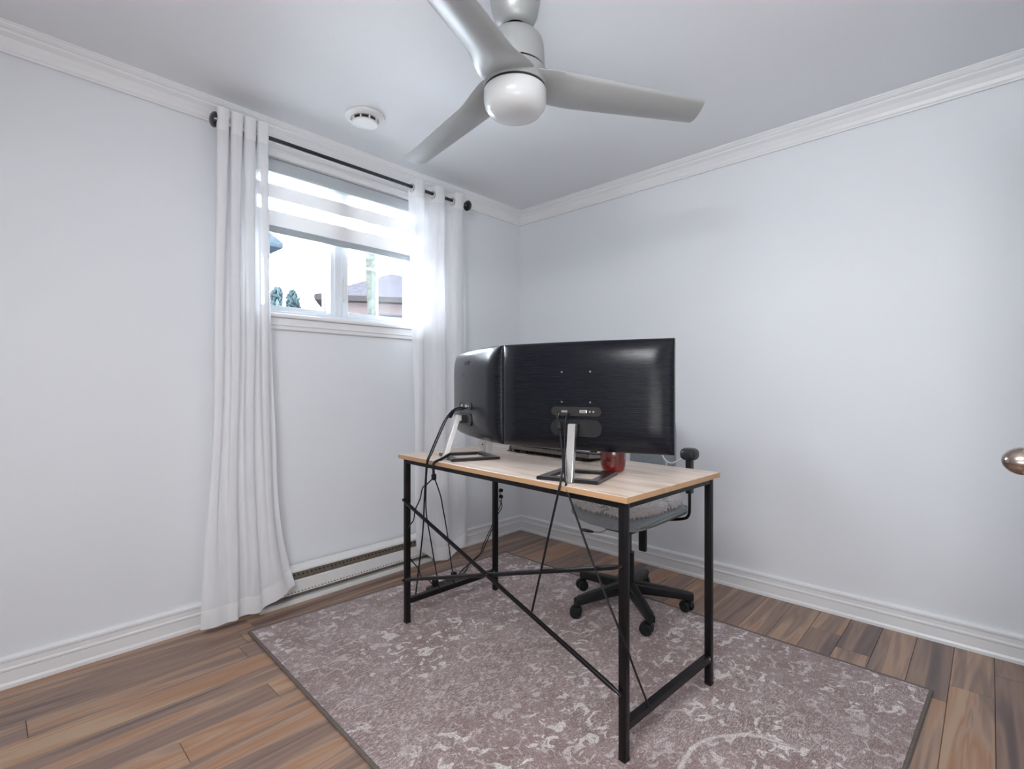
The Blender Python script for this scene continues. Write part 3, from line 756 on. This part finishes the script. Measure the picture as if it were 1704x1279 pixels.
    for poly, z in ((fo, zz0), (fo, zz1-.002), ([(x*.985, yv*.985) for x, yv in fo], zz1), (fi, zz1), (fi, zz0)):
        ring.append([g.bm.verts.new((x, yv, z)) for x, yv in poly])
    for i in range(5):
        for k_ in range(4):
            g.bm.faces.new((ring[i][k_], ring[i][(k_+1) % 4], ring[(i+1) % 5][(k_+1) % 4], ring[(i+1) % 5][k_]))
    g.build('foot_frame', M['base_black'], t)
    return t
angR = math.atan2(-.589, .159); angL = math.atan2(-.905, -.426)
mr_ = monitor((-1.3075, -1.4905, DT), angR, 'large black brushed monitor seen from behind, nearest the camera', False)
ml_ = monitor((-1.257, -.918, DT), angL, 'black curved monitor seen obliquely from behind, at the window end', True)

# ------------------------------------------------------------------ things on the desk
kb = thing('keyboard', 'black keyboard on raised feet in the middle of the desk', 'keyboard', (-1.062, -1.130, DT), math.radians(-2.5))
g = MB(); g.prism([(0, .016), (.004, .030), (.155, .012), (.155, .003)], -.222, .222, lambda a, b, h_: (a, h_, b)); g.build('case', M['key_grey'], kb)
MB().prism([(.002, .012), (.002, .016), (.155, .003), (.155, .001)], -.219, .219, lambda a, b, h_: (a, h_, b)).build('underside', M['key_black'], kb)
for yv in (-.165, .150):
    MB().prism([(.004, 0), (.012, 0), (.024, .014), (.006, .017)], yv-.018, yv+.018, lambda a, b, h_: (a, h_, b)).build('foot', M['key_black'], kb)
kc = MB().box((-.0075, -.0075, 0), (.0075, .0075, .006), .0015).build('key', M['key_black'], kb)
first = True
for r_ in range(6):
    for c_ in range(22):
        if r_ == 5 and 4 <= c_ <= 8: continue
        o = kc if first else kc.copy()
        if not first: C.objects.link(o); o.parent = kb
        first = False
        xx = .022+r_*.021; o.location = (xx, -.208+c_*.0198, .030-(xx-.004)/.151*.018); o.rotation_euler = (0, math.radians(6.8), 0)
g = MB().box((-.0075, -.045, 0), (.0075, .045, .006), .0015).build('space_bar', M['key_black'], kb); g.location = (.127, -.085, .0155); g.rotation_euler = (0, math.radians(6.8), 0)

ms = thing('computer_mouse', 'dark glossy mouse beside the keyboard under the monitors', 'mouse', (-.985, -.886, DT), math.radians(10))
def mouse_f(top):
    def f(u, v):
        a = 2*PI*u; r = math.sin(v*PI/2)
        x = .058*r*math.cos(a); yv = .032*r*math.sin(a)*(1+.12*math.cos(a)); z = .036*math.cos(v*PI/2)**.6*(1-.18*math.cos(a)*r)
        return (x, yv, z+.001)
    return f
MB().grid(mouse_f(1), 28, 12, True).build('shell', M['mouse'], ms, True, solid='open')
MB().box((-.036, -.003, .024), (-.018, .003, .034), .002).build('wheel', M['key_black'], ms)
MB().box((-.05, -.026, 0), (.05, .026, .004), .002).build('skid', M['key_black'], ms)

cup = thing('tumbler', 'dark red glossy cylinder standing behind the nearest monitor', 'cup', (-1.185, -1.534, DT))
MB().lathe([(0, .001), (.028, .0), (.034, .003), (.040, .012), (.0435, .026), (.0445, .045), (.0445, .118), (.043, .121), (.041, .118), (.040, .05), (0, .045)], 48).build('body', M['red'], cup, True)
MB().lathe([(.0446, .104), (.0450, .105), (.0450, .110), (.0446, .111)], 48, cap=False).build('rim_band', M['mon_edge'], cup, True)

bk = thing('desk_stand', 'pale grey two-panel stand on the desk under the left monitor', 'stand', (-1.177, -.866, DT), math.radians(-46))
MB().prism([(-.026, .003), (.005, .003), (.007, .110), (-.034, .110)], -.004, .004, lambda a, b, h_: (a, h_+.02-b*.1, b)).build('panel', M['bracket'], bk)
MB().prism([(.012, .003), (.032, .003), (.040, .110), (.016, .110)], -.004, .004, lambda a, b, h_: (a, h_-.02-b*.1, b)).build('panel', M['bracket'], bk)
MB().box((-.03, -.03, 0), (.036, .034, .0035), .001).build('base', M['bracket'], bk)
MB().cyl((-.010, .008, .040), (-.010, .015, .040), .003, 8).build('screw', M['dark'], bk)

# ------------------------------------------------------------------ chair
CHX, CHY = -.611, -1.259
ch = thing('office_chair', 'grey cloth swivel office chair with black five-star base behind the desk', 'chair', (CHX, CHY, RUGZ), 0)
MB().lathe([(.040, .075), (.044, .085), (.043, .112), (.030, .122), (.026, .124)], 28).build('hub', M['chair_black'], ch, True)
for a in (157, 85, 13, -59, -131):
    q = Matrix.Rotation(math.radians(a), 4, 'Z')
    def arm(u, v, q=q):
        s = u; hw = .026*(1-s)+.019*s; hh_ = .028*(1-s)+.018*s; zc = .098-.012*s-.012*s*s
        x = .022+s*.268
        if s > .93: hw *= .86; hh_ *= .9
        ang = 2*PI*v+PI/4; c, s2 = math.cos(ang), math.sin(ang)
        pw = .45; c = math.copysign(abs(c)**pw, c); s2 = math.copysign(abs(s2)**pw, s2)
        return q @ Vector((x, hw*c, zc+hh_*s2*(1 if s2 > 0 else 1)))
    g = MB(); nu, nv = 14, 20
    V = [[g.bm.verts.new(arm(i/nu, j/nv)) for j in range(nv)] for i in range(nu+1)]
    for i in range(nu):
        for j in range(nv): g.bm.faces.new((V[i][j], V[i][(j+1) % nv], V[i+1][(j+1) % nv], V[i+1][j]))
    g.bm.faces.new(V[0]); g.bm.faces.new(V[nu])
    g.build('base_leg', M['chair_black'], ch, True, angle=50)
    px, py = .272*math.cos(math.radians(a)), .272*math.sin(math.radians(a))
    sw = math.radians({157: 120, 85: 150, 13: 60, -59: 75, -131: 100}[a]); d = Vector((math.cos(sw), math.sin(sw), 0)); nrm = Vector((-d.y, d.x, 0))
    cc = Vector((px, py, .027))+d*.014
    g = MB()
    g.cyl((px, py, .05), (px, py, .075), .010, 12)
    # hood over the wheels
    hq = Matrix((( d.x, nrm.x, 0, cc.x), (d.y, nrm.y, 0, cc.y), (0, 0, 1, cc.z), (0, 0, 0, 1)))
    pol = [(.0285*math.cos(t_), .0285*math.sin(t_)) for t_ in [PI*k_/14 for k_ in range(15)]]
    g.prism(pol, -.006, .006, lambda a_, b_, h_: tuple(hq @ Vector((a_, h_, b_))))
    co = g.build('caster', M['chair_black'], ch, True)
    for sgn in (-1, 1):
        MB().lathe([(0, 0), (.012, .0), (.022, .002), (.0262, .006), (.0265, .014), (.0235, .0185), (.014, .0195), (0, .0205)], 24, Matrix.Translation(cc+nrm*sgn*.0065) @ (nrm*sgn).to_track_quat('Z', 'Y').to_matrix().to_4x4()).build('wheel', M['chair_black'], co, True)
MB().cyl((0, 0, .11), (0, 0, .262), .0255, 24).build('column_sleeve', M['chair_black'], ch, True)
MB().cyl((0, 0, .25), (0, 0, .39), .0145, 20).build('gas_column', mat('column_grey', (.12, .125, .13), .25, metal=.7), ch, True)
face = math.radians(178); F_ = Vector((math.cos(face), math.sin(face), 0)); S_ = Vector((math.sin(face), -math.cos(face), 0))   # forward; towards camera side
S_ = -S_ if S_.y > 0 else S_
def cp(f_, s_, z): return F_*f_+S_*s_+Vector((0, 0, z))
fr = Matrix(((F_.x, S_.x, 0, 0), (F_.y, S_.y, 0, 0), (0, 0, 1, 0), (0, 0, 0, 1)))
def local(m_):
    for v in m_.bm.verts: v.co = fr @ v.co
    return m_
m = MB().box((-.10, -.07, .372), (.10, .07, .398), .006); local(m).build('tilt_plate', M['chair_black'], ch)
m = MB(); m.box((-.135, -.02, .235), (-.115, .02, .40), .004); m.box((-.20, -.02, .385), (-.115, .02, .398), .003); m.box((-.268, -.022, .385), (-.256, .022, .62), .003); m.box((-.268, -.022, .385), (-.19, .022, .398), .003)
local(m).build('back_bar', M['chair_black'], ch)
m = MB(); m.tube([cp(-.02, 0, .378), cp(.02, -.08, .366), cp(.05, -.12, .338), cp(.06, -.17, .335)], .0042, 8); m.build('lever_rod', M['chrome'], ch, True)
m = MB()
m.grid(lambda u, v: tuple(cp(.068, -.195, .335)+Vector((S_.x, S_.y, 0))*(.045*math.cos(2*PI*u)*math.sin(PI*v))+F_*(.018*math.sin(2*PI*u)*math.sin(PI*v))+Vector((0, 0, .006*math.cos(PI*v)))), 20, 10, True)
m.build('lever_paddle', M['chair_black'], ch, True, solid='open')
def seat_f(u, v, hx=.212, hy=.228, z0=.410, z1=.506):
    # superellipse cushion with a waterfall front
    a = 2*PI*u; c, s = math.cos(a), math.sin(a); e_ = .42
    X = math.copysign(abs(c)**e_, c); Y = math.copysign(abs(s)**e_, s)
    p = PI*v; rr_ = max(0, math.sin(p))**.42; zz = math.cos(p); zz = math.copysign(abs(zz)**.75, zz)
    x = hx*X*rr_; yv = hy*Y*rr_
    z = (z0+z1)/2+(z1-z0)/2*zz
    fz = (x/hx); z -= .020*max(0, fz)**3
    if zz > 0: z -= .012*(1-(abs(yv)/hy)**2)*zz*(1-abs(fz)**2)
    else: z += .030*(abs(yv)/hy)**2.5+.018*max(0, -fz)**2
    return tuple(fr @ Vector((x, yv, z)))
MB().grid(lambda u, v: seat_f(u, v), 72, 30, True).build('seat', M['chair_cloth'], ch, True, angle=180)
def back_f(u, v, hw=.126, z0=.485, z1=.950):
    a = 2*PI*u; c, s = math.cos(a), math.sin(a); e_ = .5
    Y = math.copysign(abs(c)**e_, c); Z = math.copysign(abs(s)**e_, s)
    p = PI*v; rr_ = max(0, math.sin(p))**.4; tt = math.cos(p)
    yv = hw*Y*rr_*(1-.10*max(0, Z*rr_)**2); z = (z0+z1)/2+(z1-z0)/2*Z*rr_
    x = -.240+.030*tt-.10*max(0, (z-.62))*.6+.03*(yv/hw)**2
    return tuple(fr @ Vector((x, yv, z)))
MB().grid(lambda u, v: back_f(u, v), 64, 24, True).build('backrest', M['chair_cloth'], ch, True, angle=180)
for sgn in (1, -1):
    f0 = -.08; s0 = .263*sgn
    m = MB(); m.tube([cp(f0, s0-.12*sgn, .425), cp(f0, s0-.03*sgn, .446), cp(f0, s0-.004*sgn, .468), cp(f0, s0, .51), cp(f0, s0, .60)], .0065, 10, sub=5); m.build('arm_rod', M['black_metal'], ch, True)
    m = MB(); m.box((f0-.016, s0-.013, .565), (f0+.016, s0+.013, .735), .004, 2); local(m).build('arm_post', M['chair_black'], ch)
    m = MB(); m.box((f0-.036, s0-.036, .714), (f0+.036, s0+.036, .768), .022, 4); local(m).build('arm_pad', M['pad'], ch, True)
# fluffy cushion on the seat
cu = thing('fluffy_cushion', 'shaggy white fluffy cushion lying on the grey chair seat', 'cushion', (CHX, CHY, RUGZ+.508), 0)
def cush(u, v):
    a = 2*PI*u; c, s = math.cos(a), math.sin(a); e_ = .6
    X = math.copysign(abs(c)**e_, c); Y = math.copysign(abs(s)**e_, s)
    p = PI*v; rr_ = max(0, math.sin(p))**.6
    x = .015+.196*X*rr_; yv = -.0+.208*Y*rr_
    z = .012+.034*math.cos(p)-.020*max(0, (x-.10)/.12)**2
    return fr @ Vector((x, yv, z))
MB().grid(lambda u, v: tuple(cush(u, v)), 48, 16, True).build('backing', M['pile_base'], cu, True, angle=180)
rr = random.Random(5); g = MB()
for i in range(8000):
    u, v = rr.random(), math.acos(1-2*rr.random()*.72)/PI
    p = cush(u, v); n_ = (cush(u+.01, v)-p).cross(cush(u, v+.01)-p)
    if n_.length < 1e-9: continue
    n_.normalize()
    if n_.dot(p-fr @ Vector((.015, 0, .0))) < 0: n_ = -n_
    tip = (n_*.7+Vector((rr.uniform(-1, 1), rr.uniform(-1, 1), rr.uniform(-.7, .3)))*.8).normalized()
    ln = rr.uniform(.014, .028); sd_ = tip.orthogonal().normalized(); s2 = tip.cross(sd_); wd = rr.uniform(.0016, .0034)
    b = [g.bm.verts.new(p-n_*.002+(sd_*math.cos(k_*2.094)+s2*math.sin(k_*2.094))*wd) for k_ in range(3)]
    md = [g.bm.verts.new(p+tip*ln*.6+(sd_*math.cos(k_*2.094)+s2*math.sin(k_*2.094))*wd*.8) for k_ in range(3)]
    tp_ = g.bm.verts.new(p+tip*ln+Vector((0, 0, -.004)))
    for k_ in range(3):
        g.bm.faces.new((b[k_], b[(k_+1) % 3], md[(k_+1) % 3], md[k_])); g.bm.faces.new((md[k_], md[(k_+1) % 3], tp_))
g.build('pile', M['pile'], cu, True, angle=180, solid='open')['kind'] = 'stuff'

# ------------------------------------------------------------------ cables
def cable(name, label, cat, paths, m_=None, extra=None, group=None):
    t = thing(name, label, cat, paths[0][0][-1], 0, group); o = Vector(paths[0][0][-1])
    for p, r_ in paths: MB().tube([Vector(q)-o for q in p], r_, 8).build('cord', m_ or M['cable'], t, True)
    return t, o
def cpart(t, o, a, b, r_, nm):
    a, b = Vector(a)-o, Vector(b)-o; ln = (b-a).length
    mt = Matrix.Translation(a) @ (b-a).to_track_quat('Z', 'Y').to_matrix().to_4x4()
    MB().lathe([(r_*.6, 0), (r_, .003), (r_, ln-.003), (r_*.6, ln)], 14, mt).build(nm, M['cable'], t, True)
t, o = cable('display_cable', 'pair of black cords arching from the left monitor down to the floor', 'cable', [
    ([(-1.323, -0.908, 0.961), (-1.391, -0.916, 0.961), (-1.437, -0.911, 0.921), (-1.465, -0.896, 0.854), (-1.486, -0.877, 0.787), (-1.499, -0.872, 0.752), (-1.498, -0.861, 0.674), (-1.495, -0.850, 0.600), (-1.481, -0.822, 0.470), (-1.451, -0.752, 0.285), (-1.427, -0.697, 0.153)], .0032),
    ([(-1.333, -0.905, 0.956), (-1.396, -0.911, 0.951), (-1.431, -0.911, 0.916), (-1.458, -0.899, 0.854), (-1.480, -0.881, 0.787), (-1.496, -0.876, 0.751), (-1.496, -0.864, 0.674), (-1.478, -0.839, 0.546), (-1.423, -0.795, 0.415), (-1.346, -0.731, 0.253), (-1.280, -0.677, 0.120)], .0026)], group='monitor cables hanging off the desk')
cpart(t, o, (-1.417, -0.913, 0.927), (-1.395, -0.909, 0.953), .0085, 'ferrite_bead')
t, o = cable('power_lead', 'flat black lead splitting into two cords over the desk edge', 'cable', [
    ([(-1.393, -0.884, 0.772), (-1.438, -0.889, 0.759), (-1.481, -0.897, 0.750), (-1.486, -0.897, 0.730), (-1.481, -0.894, 0.688)], .0055),
    ([(-1.483, -0.892, 0.688), (-1.489, -0.857, 0.658), (-1.488, -0.828, 0.639), (-1.477, -0.796, 0.588), (-1.467, -0.749, 0.534), (-1.448, -0.710, 0.480), (-1.439, -0.662, 0.441), (-1.408, -0.593, 0.383), (-1.392, -0.566, 0.333), (-1.363, -0.553, 0.276), (-1.336, -0.538, 0.238), (-1.289, -0.530, 0.181), (-1.253, -0.495, 0.131), (-1.202, -0.476, 0.100), (-1.157, -0.450, 0.060), (-1.114, -0.424, 0.018)], .0026),
    ([(-1.479, -0.895, 0.688), (-1.450, -0.897, 0.612), (-1.431, -0.888, 0.558), (-1.389, -0.860, 0.459), (-1.300, -0.779, 0.292), (-1.199, -0.683, 0.123)], .0026)])
cpart(t, o, (-1.483, -0.896, 0.705), (-1.48, -0.892, 0.68), .0100, 'splitter')
t, o = cable('display_cable', 'black cord from the nearest monitor slanting left to the cross brace', 'cable', [
    ([(-1.396, -1.455, 0.963), (-1.414, -1.465, 0.952), (-1.419, -1.475, 0.937), (-1.428, -1.487, 0.907), (-1.440, -1.504, 0.857), (-1.457, -1.522, 0.812), (-1.481, -1.536, 0.783), (-1.497, -1.543, 0.758), (-1.511, -1.548, 0.739), (-1.505, -1.508, 0.610), (-1.486, -1.455, 0.461), (-1.467, -1.400, 0.309)], .0036)], group='monitor cables hanging off the desk')
cpart(t, o, (-1.426, -1.485, 0.912), (-1.418, -1.476, 0.937), .0095, 'ferrite_bead')
t, o = cable('display_cable', 'black cord from the nearest monitor slanting right to the near side bar', 'cable', [
    ([(-1.382, -1.489, 0.963), (-1.403, -1.496, 0.953), (-1.412, -1.497, 0.934), (-1.425, -1.505, 0.894), (-1.442, -1.516, 0.848), (-1.462, -1.531, 0.810), (-1.483, -1.549, 0.777), (-1.490, -1.560, 0.752), (-1.499, -1.573, 0.733), (-1.499, -1.671, 0.528), (-1.507, -1.771, 0.355), (-1.448, -1.778, 0.236), (-1.373, -1.775, 0.113)], .0032)], group='monitor cables hanging off the desk')
t, o = cable('outlet_cord', 'two thin black cords running from the wall outlet to the power strip', 'cord', [
    ([(-0.229, -0.013, 0.311), (-0.245, -0.046, 0.285), (-0.253, -0.052, 0.238), (-0.283, -0.050, 0.193), (-0.381, -0.091, 0.114), (-0.474, -0.125, 0.046), (-0.524, -0.145, 0.008), (-0.604, -0.220, 0.018), (-0.681, -0.255, 0.016), (-0.757, -0.291, 0.015), (-0.851, -0.367, 0.017), (-0.953, -0.419, 0.019), (-1.013, -0.442, 0.026)], .0030),
    ([(-0.229, -0.013, 0.252), (-0.249, -0.056, 0.238), (-0.266, -0.068, 0.209), (-0.287, -0.060, 0.179), (-0.356, -0.089, 0.124), (-0.453, -0.132, 0.058), (-0.523, -0.160, 0.011), (-0.623, -0.229, 0.013), (-0.715, -0.277, 0.015), (-0.831, -0.329, 0.016), (-0.938, -0.392, 0.017), (-1.022, -0.433, 0.020)], .0030)])
cpart(t, o, (-.222, -.0095, .322), (-.222, -.034, .322), .0125, 'plug')
cpart(t, o, (-.222, -.0095, .278), (-.222, -.034, .278), .0125, 'plug')
cable('charging_cable', 'thin white cable looped from chair arm pad across the backrest', 'cable', [
    ([(-0.615, -1.429, 0.761), (-0.621, -1.437, 0.741), (-0.630, -1.456, 0.723), (-0.644, -1.486, 0.717), (-0.646, -1.512, 0.725), (-0.649, -1.538, 0.741)], .0030),
    ([(-0.625, -1.448, 0.729), (-0.619, -1.454, 0.713), (-0.630, -1.456, 0.685), (-0.630, -1.456, 0.632)], .0026)], M['white_cable'])
ps = thing('power_strip', 'black power strip lying on the rug behind the desk side bar', 'power strip', (-1.05, -.455, RUGZ), math.radians(5))
MB().box((-.13, -.027, 0), (.13, .027, .034), .006, 2).build('body', M['strip'], ps, True)
for i in range(5): MB().cyl((-.09+i*.044, 0, .0335), (-.09+i*.044, 0, .0350), .017, 16).build('socket', M['dark'], ps)
for x in (-.09, .042): MB().box((x-.014, -.012, .034), (x+.014, .012, .066), .005, 2).build('plug', M['cable'], ps, True)


# ------------------------------------------------------------------ door with bronze knob, just beyond the right edge of the frame
kn = Vector((-1.305, -2.548, .908)); da = math.radians(31.5); dd = Vector((math.cos(da), math.sin(da), 0)); dn = Vector((-math.sin(da), math.cos(da), 0))
fe_ = kn-dn*.058+dd*.062; hinge = fe_-dd*.76
d1 = bpy.data.objects.new('door_1', None); C.objects.link(d1); d1.location = (hinge.x, hinge.y, .008); d1.rotation_euler = (0, 0, da); struct(d1, 'white door standing open at the right edge')
m = MB(); m.box((0, -.035, 0), (.76, 0, 2.02), .002)
for z0, z1 in ((.18, .80), (1.05, 1.86)): 
    for x0 in (.10, .42): m.box((x0, -.001, z0), (x0+.24, .004, z1), .003)
m.build('leaf', M['door'], d1)
kq = Matrix.Translation((.698, 0, .90)) @ Vector((0, 1, 0)).to_track_quat('Z', 'Y').to_matrix().to_4x4()
MB().lathe([(.031, 0), (.032, .004), (.028, .008), (.014, .011), (.0105, .020), (.0115, .030), (.020, .040), (.0255, .049), (.0275, .058), (.0265, .066), (.022, .076), (.014, .085), (.006, .0895), (0, .0905)], 40, kq).build('door_knob', M['brass'], d1, True, label='brushed bronze round knob')
MB().box((.759, -.029, .86), (.7615, -.006, .96), .001).build('latch_plate', M['brass'], d1)
